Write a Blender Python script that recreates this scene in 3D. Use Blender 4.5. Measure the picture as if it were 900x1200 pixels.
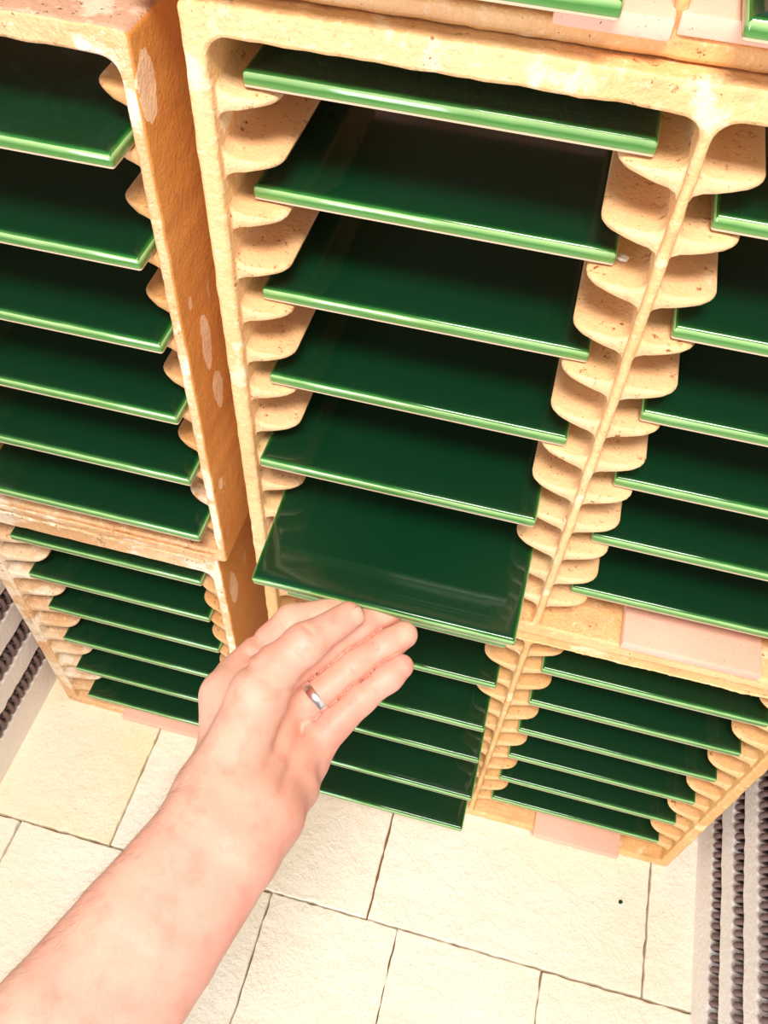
import bpy, bmesh, math, random
import numpy as np
from mathutils import Vector, Matrix, noise
random.seed(7)
CAMR = [[0.9674867, 0.250234, 0.0367758], [0.2213138, -0.767195, -0.6020232], [-0.1224324, 0.5905885, -0.7976312]]
CAMC = [0.065194, -0.290818, 0.159935]
SC = bpy.context.scene
for o in list(bpy.data.objects): bpy.data.objects.remove(o)
COL = SC.collection
OZ = 0.68                      # kiln floor is z = 0; measured heights count down from the first tile
# ------------------------------------------------------------------ camera
cam = bpy.data.cameras.new('camera'); camo = bpy.data.objects.new('camera', cam); COL.objects.link(camo)
cam.sensor_fit = 'VERTICAL'; cam.sensor_height = 36; cam.sensor_width = 27
cam.lens = 1028.59/1200*36; cam.clip_start = 0.01; cam.clip_end = 50
rt, dn, fw = CAMR
camo.matrix_world = Matrix(((rt[0], -dn[0], -fw[0], CAMC[0]), (rt[1], -dn[1], -fw[1], CAMC[1]), (rt[2], -dn[2], -fw[2], CAMC[2]+OZ), (0,0,0,1)))
SC.camera = camo
# ------------------------------------------------------------------ light
SC.view_settings.view_transform = 'Standard'; SC.view_settings.look = 'None'
SC.view_settings.gamma = 1; SC.view_settings.use_curve_mapping = False
SC.view_settings.exposure = -0.06
w = bpy.data.worlds.new('room'); SC.world = w; w.use_nodes = True
w.node_tree.nodes['Background'].inputs[0].default_value = (0.78, 0.80, 0.84, 1)
w.node_tree.nodes['Background'].inputs[1].default_value = 0.34
def area(name, loc, target, sx, sy, power, col):
    l = bpy.data.lights.new(name, 'AREA'); l.shape = 'RECTANGLE'; l.size = sx; l.size_y = sy; l.energy = power; l.color = col
    o = bpy.data.objects.new(name, l); COL.objects.link(o); o.location = loc
    o.rotation_euler = (Vector(target)-Vector(loc)).to_track_quat('-Z', 'Y').to_euler()
    return o
area('ceiling_lamp', (0.15, -0.75, 2.0), (0.0, 0.0, 0.3), 0.6, 0.4, 38, (1.0, 0.90, 0.79))
area('doorway_daylight', (-0.50, -1.7, 0.35), (0, 0, 0.45), 0.5, 1.1, 26, (0.86, 0.95, 1.0))
# ------------------------------------------------------------------ materials
def new_mat(name):
    m = bpy.data.materials.new(name); m.use_nodes = True
    nt = m.node_tree; b = nt.nodes['Principled BSDF']
    return m, nt, b
def nd(nt, t, **k):
    n = nt.nodes.new(t)
    for a, v in k.items(): setattr(n, a, v)
    return n
def lk(nt, a, b): nt.links.new(a, b)
def pos(nt): return nd(nt, 'ShaderNodeNewGeometry').outputs['Position']
def nz(nt, vec, scale, detail=4, rough=0.55, off=0):
    if off:
        a = nd(nt, 'ShaderNodeVectorMath', operation='ADD'); lk(nt, vec, a.inputs[0]); a.inputs[1].default_value = (off, off*1.7, -off); vec = a.outputs[0]
    n = nd(nt, 'ShaderNodeTexNoise'); lk(nt, vec, n.inputs['Vector'])
    n.inputs['Scale'].default_value = scale; n.inputs['Detail'].default_value = detail; n.inputs['Roughness'].default_value = rough
    return n.outputs['Fac']
def ramp(nt, fac, pts):
    r = nd(nt, 'ShaderNodeValToRGB'); lk(nt, fac, r.inputs[0]); e = r.color_ramp.elements
    while len(e) < len(pts): e.new(0.5)
    for i, (p, c) in enumerate(pts):
        e[i].position = p; e[i].color = (c, c, c, 1) if not isinstance(c, tuple) else (*c, 1)
    return r.outputs[0]
def mix(nt, fac, a, b):
    m = nd(nt, 'ShaderNodeMix', data_type='RGBA')
    if isinstance(fac, float): m.inputs[0].default_value = fac
    else: lk(nt, fac, m.inputs[0])
    for s, v in ((6, a), (7, b)):
        if isinstance(v, tuple): m.inputs[s].default_value = (*v, 1)
        else: lk(nt, v, m.inputs[s])
    return m.outputs[2]
def mth(nt, op, a, b=None, clamp=False):
    m = nd(nt, 'ShaderNodeMath', operation=op); m.use_clamp = clamp
    for i, v in enumerate((a, b)):
        if v is None: continue
        if isinstance(v, (int, float)): m.inputs[i].default_value = v
        else: lk(nt, v, m.inputs[i])
    return m.outputs[0]
def bump(nt, b, hs, strength=0.5, dist=0.001):
    prev = None
    for h, s, d in hs:
        bp = nd(nt, 'ShaderNodeBump'); bp.inputs['Strength'].default_value = s; bp.inputs['Distance'].default_value = d
        lk(nt, h, bp.inputs['Height'])
        if prev: lk(nt, prev, bp.inputs['Normal'])
        prev = bp.outputs[0]
    lk(nt, prev, b.inputs['Normal'])

def ceramic(name, base, alt, pale, palef, speckf, seed, rough=0.5, coat=0.15, pscale=28.0, stains=(0.30, 0.10, 0.03), stretch=None, patches=(), mottle=1.0, bm=1.0):
    m, nt, b = new_mat(name); P = pos(nt)
    if stretch:
        mp = nd(nt, 'ShaderNodeMapping'); mp.inputs['Scale'].default_value = stretch; lk(nt, P, mp.inputs[0]); PS = mp.outputs[0]
    else: PS = P
    c = mix(nt, ramp(nt, nz(nt, P, 14, 3, off=seed), [(0.35, 0.0), (0.65, 1.0)]), base, alt)
    c = mix(nt, ramp(nt, nz(nt, PS, pscale, 5, 0.6, off=seed+3), [(palef, 0.0), (palef+0.05, 0.85)]), c, pale)
    c = mix(nt, ramp(nt, nz(nt, P, 210, 4, 0.7, off=seed+17), [(0.56, 0.0), (0.70, 0.75*mottle)]), c, pale)
    c = mix(nt, ramp(nt, nz(nt, P, 75, 3, 0.6, off=seed+19), [(0.54, 0.0), (0.72, 0.55*mottle)]), c, tuple(x*0.72 for x in base))
    for (py_, pz_, ry_, rz_) in patches:                # bare spots where the coating has flaked off
        mp = nd(nt, 'ShaderNodeMapping'); mp.vector_type = 'TEXTURE'; mp.inputs['Location'].default_value = (0, py_, pz_+OZ); mp.inputs['Scale'].default_value = (9, ry_, rz_); lk(nt, P, mp.inputs[0])
        ln = nd(nt, 'ShaderNodeVectorMath', operation='LENGTH'); lk(nt, mp.outputs[0], ln.inputs[0])
        dd = mth(nt, 'ADD', ln.outputs['Value'], mth(nt, 'MULTIPLY', nz(nt, P, 130, 3, off=seed), 0.9))
        c = mix(nt, ramp(nt, dd, [(0.98/2, 1.0), (1.1/2, 0.0)]) if False else mth(nt, 'LESS_THAN', dd, 1.4), c, pale)
    s1 = ramp(nt, nz(nt, P, 260, 3, 0.7, off=seed+7), [(0.60, 0.0), (0.68, 1.0)])
    s2 = ramp(nt, nz(nt, P, 45, 2, 0.5, off=seed+9), [(speckf, 0.0), (speckf+0.12, 1.0)])
    c = mix(nt, mth(nt, 'MULTIPLY', s1, s2), c, stains)
    s3 = ramp(nt, nz(nt, P, 700, 1, 0.5, off=seed+13), [(0.74, 0.0), (0.78, 0.8)])
    c = mix(nt, s3, c, (0.10, 0.04, 0.02))
    lk(nt, c, b.inputs['Base Color']); b.inputs['Roughness'].default_value = rough; b.inputs['Coat Weight'].default_value = coat
    b.inputs['Coat Roughness'].default_value = 0.3
    bump(nt, b, [(nz(nt, P, 120, 4, 0.6), 0.5*bm, 0.0014), (nz(nt, P, 480, 3, 0.6), 0.45*bm, 0.0006)])
    return m
M = {}
PATCH = [(.008, -.012, .0080, .015), (.021, -.152, .0060, .018), (.026, -.190, .0062, .015), (.024, -.400, .007, .020), (.010, -.255, .003, .006), (.012, -.120, .002, .004)]
M['cream'] = ceramic('cream_fireclay', (0.86, 0.49, 0.21), (0.91, 0.60, 0.30), (1.0, 0.82, 0.56), 0.60, 0.52, 1.0, bm=1.4)
M['amber'] = ceramic('amber_fireclay', (0.78, 0.39, 0.14), (0.84, 0.48, 0.20), (0.97, 0.74, 0.48), 0.62, 0.52, 71.0, mottle=0.7)
M['lower'] = ceramic('shaded_cream_fireclay', (0.76, 0.41, 0.14), (0.84, 0.50, 0.21), (0.97, 0.76, 0.46), 0.60, 0.52, 81.0)  # cream fireclay again, the shade on the lower crank put into the colour
RS = dict(rough=0.42, mottle=0.35, stains=(0.34, 0.10, 0.02))
M['rail'] = ceramic('cream_rail', (0.89, 0.54, 0.27), (0.93, 0.62, 0.34), (0.96, 0.75, 0.50), 0.64, 0.44, 4.0, **RS)
M['rail_lower'] = ceramic('shaded_cream_rail', (0.82, 0.45, 0.18), (0.88, 0.54, 0.25), (0.96, 0.75, 0.48), 0.66, 0.46, 14.0, **RS)  # cream rail with the lower crank's shade painted in as a deeper orange
M['rail_pale'] = ceramic('pale_rail', (0.74, 0.42, 0.20), (0.88, 0.66, 0.44), (0.98, 0.84, 0.68), 0.54, 0.44, 21.0, rough=0.38, mottle=1.0, bm=1.5)
M['rail_worn'] = ceramic('brown_rail', (0.70, 0.36, 0.13), (0.76, 0.45, 0.22), (0.90, 0.68, 0.50), 0.57, 0.44, 27.0, rough=0.4, mottle=0.5)
M['orange'] = ceramic('orange_glazed_side', (0.68, 0.29, 0.07), (0.74, 0.36, 0.10), (0.95, 0.70, 0.48), 0.66, 0.55, 11.0, rough=0.32, coat=0.4, pscale=34.0, stretch=(1, 1, 0.45), patches=PATCH, mottle=0.12)
M['worn'] = ceramic('worn_fireclay', (0.78, 0.42, 0.18), (0.88, 0.58, 0.32), (1.0, 0.84, 0.66), 0.50, 0.46, 31.0, rough=0.5, bm=1.8, stains=(0.16, 0.08, 0.05))
M['dusty'] = ceramic('dusty_top', (0.52, 0.30, 0.20), (0.62, 0.39, 0.27), (0.80, 0.60, 0.46), 0.58, 0.36, 51.0, rough=0.8, coat=0, bm=1.5, stains=(0.10, 0.05, 0.04))
M['pink'] = ceramic('pink_bat', (0.84, 0.49, 0.37), (0.87, 0.54, 0.42), (0.90, 0.62, 0.50), 0.66, 0.66, 41.0, rough=0.7, coat=0.0, mottle=0.15, bm=0.5)

def firebrick(name, base, alt, seed, b1=0.0045):
    m, nt, b = new_mat(name); P = pos(nt)
    c = mix(nt, ramp(nt, nz(nt, P, 6, 3, off=seed), [(0.38, 0.0), (0.62, 1.0)]), base, alt)
    c = mix(nt, ramp(nt, nz(nt, P, 230, 3, 0.7, off=seed+3), [(0.66, 0.0), (0.74, 0.55)]), c, (0.55, 0.33, 0.13))
    lk(nt, c, b.inputs['Base Color']); b.inputs['Roughness'].default_value = 0.95; b.inputs['Specular IOR Level'].default_value = 0.1
    bump(nt, b, [(nz(nt, P, 55, 6, 0.65), 0.75, b1), (nz(nt, P, 240, 4, 0.7), 0.8, 0.0014)])
    return m
M['brick'] = firebrick('soft_firebrick', (0.98, 0.94, 0.84), (0.96, 0.89, 0.74), 2.0)
M['brick_yellow'] = firebrick('yellowed_firebrick', (0.95, 0.84, 0.56), (0.96, 0.90, 0.74), 4.0)
M['fibre'] = firebrick('white_fibre', (0.93, 0.85, 0.80), (0.95, 0.89, 0.85), 5.0, 0.0012)
M['joint'] = firebrick('dark_joint', (0.26, 0.14, 0.06), (0.35, 0.2, 0.1), 8.0)
m, nt, b = new_mat('heating_wire'); P = pos(nt)
lk(nt, mix(nt, nz(nt, P, 90, 3), (0.13, 0.085, 0.085), (0.25, 0.16, 0.15)), b.inputs['Base Color']); b.inputs['Roughness'].default_value = 0.6; b.inputs['Metallic'].default_value = 0.2
M['coil'] = m
m, nt, b = new_mat('biscuit')
b.inputs['Base Color'].default_value = (0.60, 0.46, 0.32, 1); b.inputs['Roughness'].default_value = 0.8; M['biscuit'] = m
# green glaze: thick dark glass in the field, thin and pale where it runs off the arrises, with the edge highlight painted in (object space, so it travels with the tile)
TW, TT = 0.152, 0.007
m, nt, b = new_mat('green_glaze')
tc = nd(nt, 'ShaderNodeTexCoord').outputs['Object']; sp = nd(nt, 'ShaderNodeSeparateXYZ'); lk(nt, tc, sp.inputs[0])
ax = mth(nt, 'ABSOLUTE', sp.outputs[0]); ay = mth(nt, 'ABSOLUTE', sp.outputs[1])
edge = mth(nt, 'MAXIMUM', ax, ay)                                   # 0 centre .. TW/2 at the side face
P = pos(nt)
wob = mth(nt, 'MULTIPLY', mth(nt, 'SUBTRACT', nz(nt, P, 60, 3), 0.5), 0.0012)
e = mth(nt, 'ADD', edge, wob)
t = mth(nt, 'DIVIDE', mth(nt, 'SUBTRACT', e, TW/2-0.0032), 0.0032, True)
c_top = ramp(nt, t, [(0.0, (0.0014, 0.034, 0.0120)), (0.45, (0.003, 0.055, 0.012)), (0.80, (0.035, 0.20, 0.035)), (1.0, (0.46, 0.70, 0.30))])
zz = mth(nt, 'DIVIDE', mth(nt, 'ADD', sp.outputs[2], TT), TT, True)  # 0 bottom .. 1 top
side = ramp(nt, mth(nt, 'ADD', zz, mth(nt, 'MULTIPLY', mth(nt, 'SUBTRACT', nz(nt, P, 45, 2), 0.5), 0.25)), [(0.0, (0.46, 0.60, 0.28)), (0.18, (0.16, 0.36, 0.10)), (0.5, (0.07, 0.24, 0.05)), (0.85, (0.42, 0.66, 0.28))])  # pale bands: thin glaze plus a painted highlight along the edge
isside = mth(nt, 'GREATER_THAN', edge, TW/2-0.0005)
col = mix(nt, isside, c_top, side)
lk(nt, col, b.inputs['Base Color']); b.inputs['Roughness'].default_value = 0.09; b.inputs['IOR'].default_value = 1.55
bump(nt, b, [(nz(nt, P, 14, 1), 0.05, 0.002)])
M['glaze'] = m

# ------------------------------------------------------------------ mesh helpers
def link(name, me, mats, parent=None, smooth=None):
    for mt in (mats if isinstance(mats, (list, tuple)) else [mats]): me.materials.append(mt)
    if smooth is not None:
        for p in me.polygons: p.use_smooth = smooth
    o = bpy.data.objects.new(name, me); COL.objects.link(o)
    if parent: o.parent = parent
    return o
def tag(o, label, cat, group=None):
    o['label'] = label; o['category'] = cat
    if group: o['group'] = group
    return o
def empty(name, loc, rz=0):
    o = bpy.data.objects.new(name, None); COL.objects.link(o); o.location = loc; o.rotation_euler = (0, 0, rz); o.empty_display_size = 0.02
    return o
def from_bm(bm, name):
    bmesh.ops.recalc_face_normals(bm, faces=bm.faces)
    me = bpy.data.meshes.new(name); bm.to_mesh(me); bm.free(); return me
def sharp(me, ang=35):
    me.set_sharp_from_angle(angle=math.radians(ang))
def box_me(name, sx, sy, sz, bev=0.001, segs=2, z0=0):
    bm = bmesh.new(); bmesh.ops.create_cube(bm, size=1)
    for v in bm.verts: v.co = Vector((v.co.x*sx, v.co.y*sy, (v.co.z+0.5)*sz+z0))
    if bev: bmesh.ops.bevel(bm, geom=bm.edges[:], offset=bev, segments=segs, profile=0.5, affect='EDGES')
    return from_bm(bm, name)
def dense(pts, step, jit, seed):
    out = []
    n = len(pts)
    for i in range(n):
        a = Vector((*pts[i], 0)); c = Vector((*pts[(i+1) % n], 0)); k = max(1, int((c-a).length/step))
        for j in range(k):
            p = a.lerp(c, j/k)
            q = noise.noise(Vector((p.x*90+seed, p.y*90, seed)))*jit + noise.noise(Vector((p.x*300, p.y*300+seed, 3)))*jit*0.6
            q2 = noise.noise(Vector((p.x*90, p.y*90+seed*2, 9+seed)))*jit
            out.append((p.x+q2, p.y+q))
    return out
def rrect(x0, z0, x1, z1, rb, rt_):
    pts = []
    for cx, cz, a0, r in ((x1, z0, -90, rb), (x1, z1, 0, rt_), (x0, z1, 90, rt_), (x0, z0, 180, rb)):
        sx = -1 if cx == x1 else 1; sz = -1 if cz == z1 else 1
        for k in range(7):
            a = math.radians(a0+15*k); pts.append((cx+sx*r+r*math.cos(a), cz+sz*r+r*math.sin(a)))
    return pts
def plate(name, loops, depth, bev, front_y):
    """2-D outline with holes (x, z), extruded along +y from front_y, edges rounded"""
    cu = bpy.data.curves.new(name, 'CURVE'); cu.dimensions = '2D'; cu.fill_mode = 'BOTH'
    cu.extrude = depth/2-bev; cu.bevel_depth = bev; cu.bevel_resolution = 2; cu.offset = -bev
    for L in loops:
        s = cu.splines.new('POLY'); s.points.add(len(L)-1); s.use_cyclic_u = True
        for p, q in zip(s.points, L): p.co = (q[0], q[1], 0, 1)
    o = bpy.data.objects.new(name, cu); COL.objects.link(o)
    dg = bpy.context.evaluated_depsgraph_get()
    me = bpy.data.meshes.new_from_object(o.evaluated_get(dg)); bpy.data.objects.remove(o); bpy.data.curves.remove(cu)
    me.transform(Matrix(((1,0,0,0), (0,0,-1,front_y+depth/2), (0,1,0,0), (0,0,0,1))))
    me.materials.clear()
    for p in me.polygons: p.use_smooth = True
    sharp(me, 40)
    return me

# ------------------------------------------------------------------ rails (the saw-tooth ledges a tile rests on)
PITCH = 0.05091; SLOT = PITCH/2
def rail_me(wd, side, L=0.155, r=0.009, thin=1.0):
    prof = [(0.0, 0.0062), (0.0011, 0.0028), (0.0035, 0.0010), (0.008, 0.0002), (wd*0.75, -0.0001), (wd-0.0012, -0.0005), (wd-0.0002, -0.0016), (wd-0.0004, -0.0030),
            (wd-0.0018, -0.0042), (wd*0.75, -0.0053*thin), (wd*0.5, -0.0061*thin), (wd*0.25, -0.0070*thin), (wd*0.08, -0.0082*thin), (0.0006, -0.0112*thin), (0.0, -SLOT+0.0064)]
    ys = [0.0, 0.0005, 0.0016, 0.0035, 0.006, r, 0.03, 0.07, 0.11, L]
    bm = bmesh.new(); rows = []
    for j, y in enumerate(ys):
        if y < r: ext = wd-r+math.sqrt(max(0, r*r-(r-y)**2))
        else: ext = wd
        k = ext/wd
        if j == 0: k = (wd-r)/wd*0.93
        row = []
        for i, (x, z) in enumerate(prof):
            zz_ = z
            if j == 0: zz_ = z*0.86 - 0.0007        # front lip slightly rolled
            hx = x*k
            wv = 0.0005*noise.noise(Vector((hx*200, y*40, z*100)))
            ys_ = y + 0.0035*(hx/wd)*max(0, 1-y/0.02)                    # front edge swept back towards the tip
            if y < 0.014 and z > -0.003 and i > 1: zz_ -= 0.0010*((0.014-y)/0.014)**1.6      # and worn down over the lip
            row.append(bm.verts.new((side*hx, ys_, zz_+wv)))
        rows.append(row)
    for a, c in zip(rows[:-1], rows[1:]):
        for i in range(len(prof)-1): bm.faces.new((a[i], a[i+1], c[i+1], c[i]))
    for q in (rows[0], rows[-1]):                           # caps: top points paired with the ones below them
        for i in range(7):
            j = len(prof)-1-i
            if j-1 > i+1: bm.faces.new((q[i], q[i+1], q[j-1], q[j]))
            elif j > i+1: bm.faces.new((q[i], q[i+1], q[j]))
    me = from_bm(bm, 'rail')
    for p in me.polygons: p.use_smooth = True
    sharp(me, 50)
    return me

def crust(root, x0, x1, z, r, mat, seed, y=0.0):
    '''crumbly ridge of old wash squeezed out of the joint between two cranks'''
    bm = bmesh.new(); n = int((x1-x0)/0.0016); ns = 7; rows = []
    for i in range(n+1):
        x = x0+(x1-x0)*i/n; rr = r*(0.55+0.75*abs(noise.noise(Vector((x*120, seed, 0))))+0.7*max(0, noise.noise(Vector((x*420, seed, 5)))))
        zc = z+0.0012*noise.noise(Vector((x*60, seed, 9)))
        rows.append([bm.verts.new((x, y+rr*0.62*math.sin(2*math.pi*k/ns)*(1+.3*noise.noise(Vector((x*700, k, seed)))), zc+rr*math.cos(2*math.pi*k/ns)*(1+.3*noise.noise(Vector((x*700, k+3, seed)))))) for k in range(ns)])
    for a, c in zip(rows[:-1], rows[1:]):
        for k in range(ns): bm.faces.new((a[k], a[(k+1) % ns], c[(k+1) % ns], c[k]))
    bm.faces.new(rows[0]); bm.faces.new(rows[-1])
    return link('joint_crust', from_bm(bm, 'joint_crust'), mat, root, True)

def crank(label, x0, x1, y, z0, z1, cols, divs, zbase, zrim, first, n, mats, rmats, depth=0.165, rw=0.023, seed=1, group='stacked kiln cranks', rws=None, wall=0.009, openr=0.008, wallr=None, yr=0.004):
    """one-piece fireclay crank: frame with open front, rails down both sides of every column"""
    root = empty('tile_crank', (x0, y, z0+OZ)); tag(root, label, 'kiln crank', group)
    wallr = wallr or wall
    outer = dense(rrect(0, 0, x1-x0, z1-z0, 0.004, 0.004), 0.004, 0.0007, seed)
    edges = [wall] + [v for d in divs for v in (d-x0-0.0022, d-x0+0.0022)] + [x1-x0-wallr]
    loops = [outer]
    for i in range(0, len(edges), 2):
        loops.append(dense(rrect(edges[i], zbase-z0, edges[i+1], zrim-z0, 0.003, openr), 0.004, 0.0006, seed+i+5)[::-1])
    me = plate('frame', loops, depth, 0.0018, 0.0)
    fr = link('frame', me, mats, root)
    if len(mats) > 1:
        for p in me.polygons:
            if p.normal.x > 0.5 and p.center.x > x1-x0-0.004: p.material_index = 1
            if len(mats) > 2 and p.normal.z > 0.6 and p.center.z > z1-z0-0.004: p.material_index = 2
    k = 0
    for i in range(0, len(edges), 2):
        for side, ex in ((1, edges[i]), (-1, edges[i+1])):
            wd = rws[k] if rws else rw
            rm = rail_me(wd, side, L=depth-0.008)
            rm.materials.append(rmats[k]); k += 1
            for s in range(n):
                o = bpy.data.objects.new('rail', rm); COL.objects.link(o); o.parent = root
                o.location = (ex-side*0.0006, yr+random.uniform(-.0004, .0004), first-TT-0.0008-s*SLOT-z0)
    return root

CR, RL, RP, RW, RO, LO = M['cream'], M['rail'], M['rail_pale'], M['rail_worn'], M['rail_lower'], M['lower']
zA1, zA0 = 0.0255, -0.3245
crank('cream two-column crank holding the tile that the hand is pulling out', -0.0782, 0.2925, 0.0, zA0, zA1, 2, [0.105], -0.313, 0.0138, 0.0, 12, [CR], [RL]*4, rw=0.0235, rws=[0.0235, 0.0245, 0.0245, 0.026], seed=1)
zB0 = -0.68
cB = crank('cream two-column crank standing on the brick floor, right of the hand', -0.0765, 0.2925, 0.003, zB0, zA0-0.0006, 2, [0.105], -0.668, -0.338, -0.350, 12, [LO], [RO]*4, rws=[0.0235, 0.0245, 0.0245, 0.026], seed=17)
zC1, zC0 = 0.0125, -0.328
crank('worn orange crank at top left with chipped rim and pale patches on its side', -0.295, -0.0985, 0.0, zC0, zC1, 1, [], -0.316, 0.001, -0.0052, 12, [M['worn'], M['orange'], M['dusty']], [RP, RW], rws=[0.024, 0.0178], seed=31, wall=0.012, wallr=0.0062)
cD = crank('stained orange crank at lower left, under the worn crank', -0.312, -0.1105, 0.010, zB0, zC0-0.0006, 1, [], -0.668, -0.364, -0.3812, 11, [M['worn'], M['orange']], [RP, RW], rws=[0.036, 0.018], seed=47, wall=0.012, wallr=0.0075, yr=0.002)
crank('cream crank at the top edge of the photo, on top of the right stack', -0.1005, 0.287, 0.009, zA1+0.0006, zA1+0.35, 2, [0.0862], 0.034, 0.362, 0.0965, 2, [M['amber']], [RL]*4, rws=[0.0235]*4, seed=61)
crust(cB, 0.002, 0.366, 0.3546, 0.0014, M['cream'], 3.0, -0.0070)
crust(cD, 0.004, 0.198, 0.3515, 0.0019, M['worn'], 8.0, -0.0118)
crust(cD, 0.004, 0.205, 0.3600, 0.0014, M['worn'], 12.0, -0.0116)

# ------------------------------------------------------------------ tiles
def tile_meshes():
    h = TW/2; r = 0.0026; t0 = -TT+0.0011
    bm = bmesh.new(); 
    def ring(ins, z, nc=4, cr=0.0015):
        vs = []
        for cx, cy, a0 in ((1,-1,-90), (1,1,0), (-1,1,90), (-1,-1,180)):
            q = max(cr-ins, 0.0002)
            for k in range(nc):
                a = math.radians(a0+90*k/(nc-1)); vs.append(bm.verts.new((cx*(h-ins-q)+q*math.cos(a), cy*(h-ins-q)+q*math.sin(a), z)))
        return vs
    rings = [ring(0.0004, t0), ring(0, t0+0.0006)] + [ring(r*(1-math.cos(math.radians(a))), -r+r*math.sin(math.radians(a))) for a in (0, 18, 36, 54, 72)] + [ring(r*1.1, 0.0)] + [ring(0.0035, 0.00012)] + [ring(0.012, 0.0), ring(0.03, -0.0001)]
    for a, c in zip(rings[:-1], rings[1:]):
        n = len(a)
        for i in range(n): bm.faces.new((a[i], a[(i+1) % n], c[(i+1) % n], c[i]))
    bm.faces.new(rings[-1])
    g = from_bm(bm, 'glaze'); g.materials.append(M['glaze'])
    for p in g.polygons: p.use_smooth = True
    bm = bmesh.new()
    rings = [ring(0.004, -TT+0.0003), ring(0.0008, -TT), ring(0.0002, -TT+0.0004), ring(0.0003, t0+0.0001)]
    for a, c in zip(rings[:-1], rings[1:]):
        n = len(a)
        for i in range(n): bm.faces.new((a[i], a[(i+1) % n], c[(i+1) % n], c[i]))
    bm.faces.new(rings[0])
    bi = from_bm(bm, 'biscuit_body'); bi.materials.append(M['biscuit'])
    return g, bi
GM, BM_ = tile_meshes()
def tile(xl, y, z, label, group, rz=0.0, rx=0.0, xr=None):
    root = empty('glazed_tile', (xl+TW/2, y+TW/2, z+OZ)); root.rotation_euler = (rx, 0, rz)
    tag(root, label, 'tile', group)
    for nm, me in (('glaze', GM), ('biscuit_body', BM_)):
        o = bpy.data.objects.new(nm, me); COL.objects.link(o); o.parent = root
    return root
ORD = ['top', 'second', 'third', 'fourth', 'fifth', 'sixth']
G1 = 'green tiles on the rails of the cranks'
for i, (x, y) in enumerate([(-.0600, .0091), (-.0625, .0150), (-.0620, .0130), (-.0603, .0090), (-.0650, -.0050)]):
    tile(x, y, -i*PITCH, 'green tile in the middle column of the upper crank, %s from its top' % ORD[i] if i else 'green tile at the top of the middle column of the upper crank', G1, rz=0.004*(i % 3-1))
PULLX, PULLY, PULLZ = -.0603, -.0493, -.2545
RXP = math.radians(7.0)
tl = tile(PULLX, PULLY, PULLZ, 'dark green glazed tile being pulled out of the crank by the hand', G1)
# pivot: the underside rests on the lip of its rails while the hand lets the front dip
cy = TW/2
tl.rotation_euler = (RXP, 0, 0.0); tl.location = (PULLX+TW/2, -0.0452+cy*math.cos(RXP), -0.2612+OZ+cy*math.sin(RXP))
for i, (x, y) in enumerate([(.1190, .0115), (.1195, .0095), (.1200, .0106), (.1200, .0130), (.1200, .0140), (.1195, .0120)]):
    tile(x, y, -SLOT-i*PITCH, 'green tile in the right column of the upper crank, %s from its top' % ORD[i], G1)
for i, (x, y) in enumerate([(-.0600, .004), (-.0587, -.0012), (-.0586, -.0121), (-.0556, -.0156), (-.0530, -.0281), (-.0536, -.0378)]):
    tile(x, y, -.3500-i*PITCH, 'green tile in the middle column of the lower right crank, %s' % (['top one', 'second from top', 'third from top', 'fourth from top', 'fifth from top', 'lowest, jutting out'][i]), G1)
for i in range(6):
    tile(.1195, .0065, -.3755-i*PITCH, 'green tile in the right column of the lower right crank, %s' % (ORD[i]+' from top' if i < 5 else 'lowest one'), G1)
for i, y in enumerate([-.0118, -.0085, -.0062, -.0062, -.0073, -.0110]):
    tile(-.1085-TW, y, -.0306-i*PITCH, 'green tile in the worn crank at top left, %s' % (ORD[i]+' from its top' if i < 5 else 'lowest one, just above its sill'), G1)
for i, (x, y) in enumerate([(-.2815, .0120), (-.2815, .0110), (-.2800, .0118), (-.2793, .0102), (-.2793, .0070), (-.2786, .0040)]):
    tile(x, y, -.3812-i*PITCH, 'green tile in the crank at lower left, %s' % (ORD[i]+' from its top' if i < 5 else 'lowest one'), G1)
tile(.0687-TW, -.008, .0490, 'green tile lying on a pink slab at the top edge of the photo', G1)
tile(.1040, -.008, .0490, 'green tile corner at the extreme top right of the photo', G1)

# ------------------------------------------------------------------ pink bats lying on the crank bases
def bat(cx, y, z, sx, sy, sz, label, tint=None):
    me = box_me('kiln_bat', sx, sy, sz, 0.0012); o = link('kiln_bat', me, M['pink'], None, True); sharp(me)
    o.location = (cx, y+sy/2, z+OZ); tag(o, label, 'slab', 'pink slabs on the crank bases'); return o
bat(.1985, -.0020, -.3130, .083, .075, .008, 'flat pink slab on the sill of the upper crank, under its right column')
bat(.2045, -.0060, -.6680, .079, .075, .008, 'pink slab at the foot of the lower right crank, resting on its sill')
bat(-.2035, .0010, -.6680, .086, .075, .008, 'pale pink slab at the foot of the lower left crank, left of the wrist')
bat(.0668, .0020, .0341, .037, .140, .0072, 'pink slab at the top edge of the photo, between the two uppermost tiles')
bat(.1080, .0080, .0341, .043, .140, .0072, 'brownish pink slab at the top edge of the photo, under the right uppermost tile')

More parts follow.
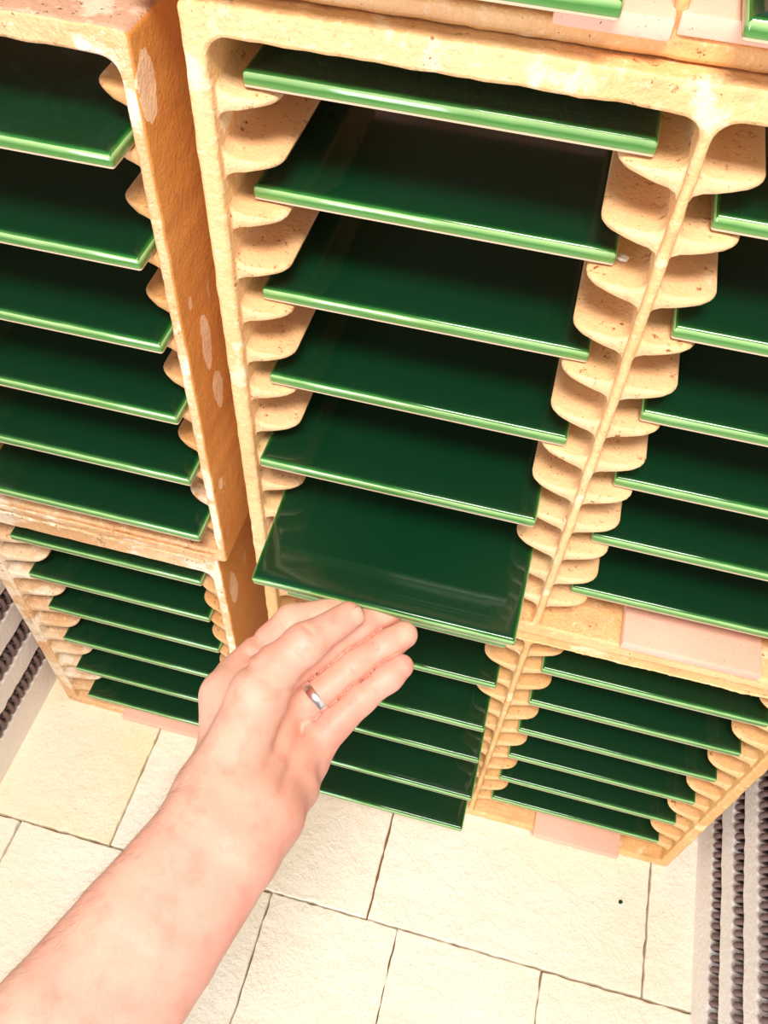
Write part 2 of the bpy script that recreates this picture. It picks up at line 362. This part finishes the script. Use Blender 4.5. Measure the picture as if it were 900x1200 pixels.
# ------------------------------------------------------------------ kiln chamber
XL, XR, YF, YB = -0.335, 0.320, -0.62, 0.36
def struct(name, me, mats, parent=None, smooth=False):
    o = link(name, me, mats, parent, smooth)
    if parent is None: o['kind'] = 'structure'
    return o
fl = struct('floor', box_me('floor', XR-XL+0.1, YB-YF+0.1, 0.03, 0), M['joint']); fl.location = ((XL+XR)/2, (YB+YF)/2, -0.038)
def brick(x0, x1, y0, y1, seed, gap=0.0009, cut=None):
    L = dense([(x0+gap, y0+gap), (x1-gap, y0+gap), (x1-gap, y1-gap), (x0+gap, y1-gap)], 0.006, 0.0013, seed)
    cu = plate('brick', [L], 0.040, 0.0013, 0)           # plate() stands up; lay it down
    cu.transform(Matrix(((1,0,0,0), (0,0,1,0), (0,-1,0,0), (0,0,0,1))))
    o = link('brick', cu, M['brick_yellow' if x1 < -0.05 and y0 > -.2 else 'brick'], fl); o.location = (0, 0, 0.038-0.0+random.uniform(-.0006, .0002)); o.matrix_parent_inverse = Matrix()
    o.location = (-fl.location.x, -fl.location.y, 0.038+random.uniform(-.0006, 0))
    return o
xs1 = [XL-.02, -.211, .0350, .2785, XR+.02]; xs2 = [XL-.02, -.300, -.053, .192, XR+.02]
rows = [(-.112, .132, xs1), (-.356, -.112, xs2), (.132, .376, xs2), (-.60, -.356, xs1)]
sd = 0
for y0, y1, xs in rows:
    for a, c in zip(xs[:-1], xs[1:]):
        sd += 3
        if xs is xs2 and y0 == -.356 and a == -.053:      # this brick has cracked across
            brick(a, .0635, y0, y1, sd, gap=0.0003); brick(.0635, c, y0, y1, sd+1, gap=0.0003)
        else: brick(a, c, y0, y1, sd)
# side walls: fibre bands with recessed grooves, a coiled element lying in each groove
def helix_me(L, R=0.0088, wr=0.0026, pitch=0.0085, ns=10, nr=5):
    n = int(L/pitch*ns); V = []; F = []
    for i in range(n+1):
        a = 2*math.pi*i/ns; c = Vector((R*math.cos(a), i*pitch/ns, R*math.sin(a)))
        tn = Vector((-R*math.sin(a), pitch/(2*math.pi), R*math.cos(a))).normalized(); u = Vector((math.cos(a), 0, math.sin(a))); v = tn.cross(u)
        for k in range(nr):
            b_ = 2*math.pi*k/nr; V.append(c+wr*(math.cos(b_)*u+math.sin(b_)*v))
    for i in range(n):
        for k in range(nr):
            F.append((i*nr+k, i*nr+(k+1) % nr, (i+1)*nr+(k+1) % nr, (i+1)*nr+k))
    me = bpy.data.meshes.new('heating_coil'); me.from_pydata(V, [], F); me.materials.append(M['coil'])
    for p in me.polygons: p.use_smooth = True
    return me
HX = helix_me(YB-YF-0.02)
cz = [-.6255+.0535*k for k in range(9)]
for sgn, X, nm in ((1, XR, 'right'), (-1, XL, 'left')):
    wl = struct('wall_'+nm, box_me('wall', 0.06, YB-YF, 0.95, 0), M['fibre']); wl.location = (X+sgn*(0.026+0.03), (YB+YF)/2, -0.005)
    edges = [-.685]
    for c in cz: edges += [c-.0122, c+.0122]
    edges += [0.26]
    for i in range(0, len(edges), 2):
        a, c = edges[i], edges[i+1]
        L = dense([(YF, a), (YB, a), (YB, c), (YF, c)], 0.005, 0.0030, 100+i+(0 if sgn > 0 else 40))
        me = plate('fibre_band', [L], 0.0285, 0.002, 0)
        # plate spans x'=y, z; extrusion runs along +y -> turn it towards the wall
        me.transform(Matrix(((0,1,0,0), (1,0,0,0), (0,0,1,0), (0,0,0,1))) if sgn > 0 else Matrix(((0,-1,0,0), (1,0,0,0), (0,0,1,0), (0,0,0,1))))
        if sgn > 0: me.flip_normals()
        o = link('fibre_band', me, M['fibre'], wl); o.location = (X-wl.location.x, -wl.location.y, OZ-wl.location.z)
    for k, c in enumerate(cz):
        o = bpy.data.objects.new('heating_coil', HX); COL.objects.link(o); o.location = (X+sgn*0.0085+0*k, YF+0.01, c+OZ)
        tag(o, 'coiled grey heating element in the %s wall, %s' % (nm, 'in the groove nearest the floor' if k == 0 else 'in groove %s counted up from the floor' % ['', 'two', 'three', 'four', 'five', 'six', 'seven', 'eight', 'nine'][k]), 'heating coil', 'heating elements in the wall grooves')
wb = struct('wall_back', box_me('wall', XR-XL+0.16, 0.06, 0.95, 0), M['joint']); wb.location = ((XL+XR)/2, YB+0.035+.03, -0.005)
for r_ in range(11):
    z0 = -.68+r_*.085; off = 0.0 if r_ % 2 else -0.12; x = XL-.02+off
    while x < XR+.02:
        a, c = max(x, XL-.02), min(x+.24, XR+.02)
        if c-a > 0.02:
            me = box_me('brick', c-a-.002, 0.04, 0.083, 0.002, 1); o = link('brick', me, M['pink'] if (r_+int(x*10)) % 3 else M['worn'], wb)
            o.location = ((a+c)/2-wb.location.x, YB+.02-wb.location.y, z0+OZ-wb.location.z)
        x += .24

# small debris
def chip(name, loc, size, mat, label, seed):
    rr = random.Random(seed); bm = bmesh.new(); bmesh.ops.create_icosphere(bm, subdivisions=1, radius=size)
    for v in bm.verts: v.co = Vector((v.co.x*rr.uniform(.7, 1.3), v.co.y*rr.uniform(.5, 1.1), v.co.z*0.45*rr.uniform(.7, 1.2)))
    o = link(name, from_bm(bm, name), mat, None, False); o.location = (loc[0], loc[1], loc[2]+OZ+size*0.42); tag(o, label, 'chip'); return o
chip('glaze_chip', (.2534, -.0384, -.6800), .0026, M['glaze'], 'tiny green chip lying on the brick floor near the right wall', 1)
chip('plaster_flake', (.0925, .022, -.0590), .0032, M['fibre'], 'small white flake lying on a ledge beside the third green tile', 2)

# ------------------------------------------------------------------ the hand: one implicit surface, fingers as tapered cones, meshed with surface nets
# joints in millimetres (x, y, z, radius), z measured like the cranks
HAND = {
 'index': [[-51.0,-95.1,-281.6,12.5],[-31.3,-59.5,-273.3,9.8],[-9.5,-46.7,-272.8,8.6],[5.3,-38.3,-273.9,7.6]],
 'middle': [[-32.0,-93.3,-283.2,12.5],[-6.9,-65.9,-275.6,10.2],[7.9,-49.7,-274.0,9.2],[20.2,-37.6,-273.1,8.0]],
 'ring': [[-15.5,-104.6,-291.6,12],[8.4,-74.5,-279.2,9.6],[22.7,-58.6,-275.9,8.7],[30.8,-49.8,-274.4,7.9]],
 'little': [[-0.3,-114.6,-293.8,11],[17.2,-90.4,-281.7,8.0],[28.7,-76.2,-277.3,7.6],[34.0,-68.4,-276.1,6.9]],
 'thumb': [[-33.5,-151.8,-262.3,17],[-30.9,-114.1,-256.1,14.5],[-28.2,-101.3,-253.4,12.2],[-16.1,-83.8,-248.5,10.2],[1.2,-60.1,-250.5,8.0]],
 'palm': [[[-35.6,-162.7,-270.1,15],[-47.7,-101.5,-281.8,15]],[[-24.8,-163.7,-271.2,16],[-33.7,-100.4,-285.7,14]],[[-17.0,-162.0,-276.2,16],[-17.6,-108.7,-291.8,13]],[[-9.3,-161.8,-279.7,15],[-5.8,-127.5,-295.0,15]],[[-5.1,-139.6,-291.5,14.5],[-2.5,-116.7,-295.0,11]],[[-39.3,-130.8,-272.2,15],[-53.2,-110.9,-275.4,13]]],
 'arm': [[[-16.1,-170.5,-270.1,19],[-16.1,-187.5,-267.6,19.5]],[[-35.5,-168.4,-265.6,19],[-37.5,-185.2,-262.7,19.5]],[[-16.8,-189.2,-268.8,19.5],[-31.5,-235.1,-269.2,22]],[[-36.8,-183.5,-261.5,19.5],[-52.4,-229.2,-261.6,22]],[[-31.5,-235.1,-269.2,22],[-44.9,-278.7,-268.0,24.5]],[[-52.4,-229.2,-261.6,22],[-66.7,-272.5,-260.1,24.5]],[[-45.2,-279.3,-268.4,24.5],[-106.9,-416.4,-272.7,33]],[[-66.3,-271.9,-259.7,24.5],[-124.5,-410.3,-265.5,33]]],
 'nail': [3.6,-62.2,-242.4,0],
 'ringpos': [[-7.0,-94.1,-288.9,11],[8.4,-74.5,-279.2,9.6]],
 'camdir': [-0.1224,0.5906,-0.7976],
 'hollow': [[-8.6,-118.4,-290.3,0],[4.4,-132.7,-290.4,0]],
 'crease': [[[-27.8,-111.3,-257.1],[-17.4,-106.5,-255.1],[-10.4,-95.5,-273.1]],[[-25.4,-107.1,-254.3],[-12.9,-93.5,-271.2]],[[-10.7,-107.7,-282.0],[-9.2,-116.3,-288.7],[-8.3,-128.7,-285.4],[-8.7,-141.4,-282.2]],[[-39.1,-57.3,-265.4],[-32.0,-64.9,-272.2]],[[-50.1,-84.7,-259.0],[-37.2,-85.1,-261.3]],[[-49.0,-90.1,-263.1],[-38.2,-97.7,-257.9]],[[-8.2,-104.1,-286.0],[-1.8,-106.2,-288.6]],[[-21.4,-85.5,-245.2],[-8.4,-90.9,-251.2]],[[20.9,-79.4,-278.5],[27.9,-83.4,-282.5]],[[4.9,-76.2,-273.7],[18.7,-83.4,-281.1]],[[12.7,-56.5,-272.8],[20.4,-61.1,-277.4]],[[-19.7,-77.1,-239.2],[-9.8,-79.6,-242.6]]]}

def arr(p): return np.array(p[:3])/1000.0 + np.array((0, 0, OZ))
def cone(P, a, b):
    A_, B_ = arr(a), arr(b); ra, rb = a[3]/1000, b[3]/1000
    ab = B_-A_; t = np.clip(((P-A_)@ab)/(ab@ab), 0, 1)
    return np.linalg.norm(P-A_-t[:, None]*ab, axis=1)-(ra+(rb-ra)*t)
def smin(a, b, k):
    h = np.clip(0.5+0.5*(b-a)/k, 0, 1); return b*(1-h)+a*h-k*h*(1-h)
def segd(P, a, b):
    A_, B_ = arr(a), arr(b); ab = B_-A_; t = np.clip(((P-A_)@ab)/(ab@ab+1e-12), 0, 1)
    return np.linalg.norm(P-A_-t[:, None]*ab, axis=1)
VIEW = np.array(HAND['camdir'])
def linecrease(P, a, b, wid, f0, f1):
    """distance to a line measured square to the palm, so that the fold follows the skin"""
    A_, B_ = arr(a), arr(b); Q = P-A_; Q = Q-np.outer(Q@VIEW, VIEW); ab = B_-A_; ab = ab-VIEW*(ab@VIEW)
    t = np.clip((Q@ab)/(ab@ab), 0, 1); q = np.linalg.norm(Q-t[:, None]*ab, axis=1)
    return np.exp(-(q/wid)**2)*np.clip(np.where(t < .5, 3*t if f0 else 1, 3*(1-t) if f1 else 1), 0, 1)
def sdf(P):
    def chain(c, k=0.004):
        d = None
        for a, b in zip(c[:-1], c[1:]):
            e = cone(P, a, b); d = e if d is None else smin(d, e, k)
        return d
    fg = [chain(HAND[k]) for k in ('index', 'middle', 'ring', 'little')]
    # where two fingers lie side by side keep the seam between them open
    F = fg[0]
    srt = np.sort(np.stack(fg), axis=0); F = srt[0]
    F = F+0.0016*np.exp(-((srt[1]-srt[0])/0.0013)**2)
    pm = None
    for a, b in HAND['palm']:
        e = cone(P, a, b); pm = e if pm is None else smin(pm, e, 0.009)
    ar = None
    for side in (0, 1):
        e = None
        for a, b in HAND['arm'][side::2]:
            q = cone(P, a, b); e = q if e is None else smin(e, q, 0.002)
        ar = e if ar is None else smin(ar, e, 0.014)
    body = smin(pm, ar, 0.020)
    body = smin(body, F, 0.0045)
    th = chain(HAND['thumb'], 0.006)
    body = smin(body, th, 0.0032)
    hollow = segd(P, HAND['hollow'][0], HAND['hollow'][1])
    body = body+0.0042*np.exp(-(hollow/0.010)**2)
    near = np.abs(body) < 0.006
    if near.any():
        Q = P[near]; g = np.zeros(len(Q))
        for i, c in enumerate(HAND['crease']):
            for k_, (a, b) in enumerate(zip(c[:-1], c[1:])):
                g = np.maximum(g, linecrease(Q, a, b, 0.0026 if i in (2, 4, 5) else 0.0010, k_ == 0, k_ == len(c)-2)*(0.0020 if i in (2, 4, 5) else 0.0010))
        fd = VIEW
        body[near] += g
    return body
def build_hand():
    h = 0.00115
    pts = np.array([p[:3] for k in ('index','middle','ring','little','thumb') for p in HAND[k]]+[p[:3] for c in HAND['palm']+HAND['arm'] for p in c])/1000+np.array((0,0,OZ))
    lo = pts.min(0)-0.045; hi = pts.max(0)+0.045
    C = 5; n = np.ceil((hi-lo)/(h*C)).astype(int)
    # coarse pass, then fine values only in the blocks the skin runs through
    g = np.stack(np.meshgrid(*[np.arange(k) for k in n], indexing='ij'), -1).reshape(-1, 3)
    cen = lo+(g+0.5)*h*C; dc = np.concatenate([sdf(cen[i:i+200000]) for i in range(0, len(cen), 200000)])
    act = np.abs(dc) < h*C*1.3
    N = n*C
    S = np.repeat(np.repeat(np.repeat(np.where(dc > 0, 1, -1).astype(np.float32).reshape(n), C, 0), C, 1), C, 2)*0.01
    o = np.stack(np.meshgrid(*[np.arange(C)]*3, indexing='ij'), -1).reshape(-1, 3)
    idx = (g[act][:, None, :]*C+o[None]).reshape(-1, 3)
    P = lo+idx*h; vals = np.concatenate([sdf(P[i:i+200000]) for i in range(0, len(P), 200000)])
    S[idx[:, 0], idx[:, 1], idx[:, 2]] = vals
    ins = S < 0
    c8 = [ins[a:N[0]-1+a, b:N[1]-1+b, c:N[2]-1+c] for a in (0, 1) for b in (0, 1) for c in (0, 1)]
    cnt = sum(x.astype(np.int8) for x in c8); mixed = (cnt > 0) & (cnt < 8)
    cell = np.argwhere(mixed); vid = -np.ones(mixed.shape, np.int64); vid[mixed] = np.arange(len(cell))
    acc = np.zeros((len(cell), 3)); w_ = np.zeros(len(cell))
    cr = [(a, b, c) for a in (0, 1) for b in (0, 1) for c in (0, 1)]
    for i in range(8):
        for j in range(i+1, 8):
            if sum(abs(p-q) for p, q in zip(cr[i], cr[j])) != 1: continue
            a = S[tuple((cell+cr[i]).T)]; b = S[tuple((cell+cr[j]).T)]; m_ = (a < 0) != (b < 0)
            t = np.where(m_, a/(a-b+1e-12), 0)[:, None]
            acc += np.where(m_[:, None], np.array(cr[i])+t*(np.array(cr[j])-np.array(cr[i])), 0); w_ += m_
    V = lo+(cell+acc/w_[:, None])*h
    for _ in range(2):                                   # pull the vertices onto the surface
        e = 0.0006; d = sdf(V); gr = np.stack([(sdf(V+np.eye(3)[k]*e)-sdf(V-np.eye(3)[k]*e))/(2*e) for k in range(3)], 1)
        L2 = (gr**2).sum(1); st = np.clip(d/np.maximum(L2, 0.3), -h*0.6, h*0.6); V = V-gr*st[:, None]
    Fc = []
    for ax in range(3):
        sl = [slice(1, -1)]*3; a = ins[tuple(slice(1, N[k]-1) for k in range(3))]
        b = ins[tuple(slice(1+(k == ax), N[k]-1+(k == ax)) for k in range(3))]
        e = np.argwhere(a != b)+1; u, v = (ax+1) % 3, (ax+2) % 3
        flip = ins[tuple(e.T)]
        q = []
        for du, dv in ((1, 1), (0, 1), (0, 0), (1, 0)):
            c = e.copy(); c[:, u] -= du; c[:, v] -= dv; q.append(vid[tuple(c.T)])
        q = np.stack(q, 1); q[~flip] = q[~flip][:, ::-1]; Fc.append(q)
    Fc = np.concatenate(Fc); Fc = Fc[(Fc >= 0).all(1)]
    me = bpy.data.meshes.new('person'); me.vertices.add(len(V)); me.vertices.foreach_set('co', V.ravel())
    me.loops.add(len(Fc)*4); me.loops.foreach_set('vertex_index', Fc.ravel().astype(np.int32))
    me.polygons.add(len(Fc)); me.polygons.foreach_set('loop_start', np.arange(0, len(Fc)*4, 4, dtype=np.int32))
    me.update(calc_edges=True); me.validate()
    return me
m, nt, b = new_mat('skin'); P = pos(nt)
c = mix(nt, ramp(nt, nz(nt, P, 22, 3, off=3), [(0.35, 0.0), (0.65, 1.0)]), (0.86, 0.53, 0.42), (0.86, 0.43, 0.35))
c = mix(nt, ramp(nt, nz(nt, P, 90, 3, off=6), [(0.50, 0.0), (0.75, 0.6)]), c, (0.78, 0.30, 0.23))
lk(nt, c, b.inputs['Base Color']); b.inputs['Roughness'].default_value = 0.5; b.inputs['Subsurface Weight'].default_value = 0.35
b.inputs['Subsurface Radius'].default_value = (1.0, 0.35, 0.2); b.inputs['Subsurface Scale'].default_value = 0.0018
vor = nd(nt, 'ShaderNodeTexVoronoi'); vor.inputs['Scale'].default_value = 900; lk(nt, P, vor.inputs['Vector'])
bump(nt, b, [(nz(nt, P, 160, 4, 0.6), 0.3, 0.0008), (vor.outputs['Distance'], 0.12, 0.0003)])
M['skin'] = m
person = link('person', build_hand(), M['skin'], None, True)
tag(person, 'bare left forearm and hand pulling a green tile out, silver ring on one finger', 'person')
m, nt, b = new_mat('nail'); b.inputs['Base Color'].default_value = (0.88, 0.50, 0.39, 1); b.inputs['Roughness'].default_value = 0.25; M['nail'] = m
m, nt, b = new_mat('silver'); b.inputs['Base Color'].default_value = (0.86, 0.86, 0.88, 1); b.inputs['Metallic'].default_value = 1; b.inputs['Roughness'].default_value = 0.22; M['silver'] = m
# ring band on the ring finger
def band(a, b_, t, r_in, wdt, th, name):
    A_, B_ = arr(a), arr(b_); c = A_+(B_-A_)*t; ax = Vector(B_-A_).normalized(); n = 48
    prof = [(r_in, -wdt/2), (r_in+th*0.8, -wdt/2), (r_in+th, -wdt/2+0.0006), (r_in+th, wdt/2-0.0006), (r_in+th*0.8, wdt/2), (r_in, wdt/2)]
    u = ax.orthogonal().normalized(); v = ax.cross(u); bm = bmesh.new(); rows = []
    for i in range(n):
        a_ = 2*math.pi*i/n; dr = math.cos(a_)*u+math.sin(a_)*v
        rows.append([bm.verts.new(Vector(c)+dr*r+ax*z) for r, z in prof])
    for i in range(n):
        p, q = rows[i], rows[(i+1) % n]
        for k in range(6): bm.faces.new((p[k], p[(k+1) % 6], q[(k+1) % 6], q[k]))
    me = from_bm(bm, name); sharp(me, 30); return me
rg = link('finger_ring', band(HAND['ring'][0], HAND['ring'][1], 0.36, 0.0106, 0.0048, 0.0016, 'finger_ring'), M['silver'], person, True); rg['label'] = 'plain silver ring'
# thumbnail: a curved plate set in the end of the thumb
def nail():
    A_, B_ = arr(HAND['thumb'][3]), arr(HAND['thumb'][4]); ax = Vector(B_-A_).normalized(); out = (-Vector(VIEW)+0.45*Vector((1, 0, -0.4))); out = (out-ax*out.dot(ax)).normalized()
    sd_ = ax.cross(out); c = Vector(B_)+ax*0.0012; bm = bmesh.new(); rows = []; R_ = 0.0081
    for i in range(9):
        s = -1+2*i/8; row = []
        hw = 0.0056*math.sqrt(max(0.02, 1-abs(s)**3.2))
        for j in range(9):
            t = -1+2*j/8; a_ = t*hw/R_
            lift = 0.0 if s < 0.4 else -0.0028*((s-0.4)/0.6)**2
            row.append(bm.verts.new(c+ax*(s*0.0060)+out*(R_*math.cos(a_)+lift)+sd_*(R_*math.sin(a_))))
        rows.append(row)
    for p, q in zip(rows[:-1], rows[1:]):
        for j in range(8): bm.faces.new((p[j], p[j+1], q[j+1], q[j]))
    r = bmesh.ops.extrude_face_region(bm, geom=bm.faces[:])
    for v in [g_ for g_ in r['geom'] if isinstance(g_, bmesh.types.BMVert)]: v.co -= out*0.0012
    return from_bm(bm, 'thumbnail')
nl = link('thumbnail', nail(), M['nail'], person, True)

# fine dark hairs along the outer side of the forearm
def hairs():
    rr = random.Random(5); me0 = person.data; A_ = Vector(arr(HAND['arm'][1][0])); B_ = Vector(arr(HAND['arm'][7][1])); ax = (A_-B_).normalized()
    n = len(me0.vertices); co = np.empty(n*3); me0.vertices.foreach_get('co', co); co = co.reshape(-1, 3)
    no = np.empty(n*3); me0.vertex_normals.foreach_get('vector', no); no = no.reshape(-1, 3)
    t = (co-np.array(A_))@np.array(-ax); side = no@np.array((-0.9, 0.25, 0.2))
    cand = np.nonzero((t > -0.005) & (t < 0.16) & (side > 0.5))[0]; V = []; F = []
    for _ in range(1100):
        i = int(cand[rr.randrange(len(cand))]); p = Vector(co[i]); nn = Vector(no[i])
        d = (nn*0.35+ax*-0.8+Vector((rr.uniform(-.35, .35), rr.uniform(-.35, .35), rr.uniform(-.35, .35)))).normalized()
        L_ = rr.uniform(.004, .010); s = nn.cross(d).normalized()*0.00003; u = nn*0.00003; k = len(V)
        mid = p+d*L_*0.5+nn*0.0006; end = p+d*L_
        V += [p-s, p+s, p+u, mid-s*.8, mid+s*.8, mid+u*.8, end]
        F += [(k, k+1, k+4, k+3), (k+1, k+2, k+5, k+4), (k+2, k, k+3, k+5), (k+3, k+4, k+6), (k+4, k+5, k+6), (k+5, k+3, k+6)]
    me = bpy.data.meshes.new('arm_hair'); me.from_pydata(V, [], F); return me
m, nt, b = new_mat('arm_hair'); b.inputs['Base Color'].default_value = (0.16, 0.08, 0.045, 1); b.inputs['Roughness'].default_value = 0.6; M['hair'] = m
hr = link('arm_hair', hairs(), M['hair'], person, True); hr['kind'] = 'stuff'
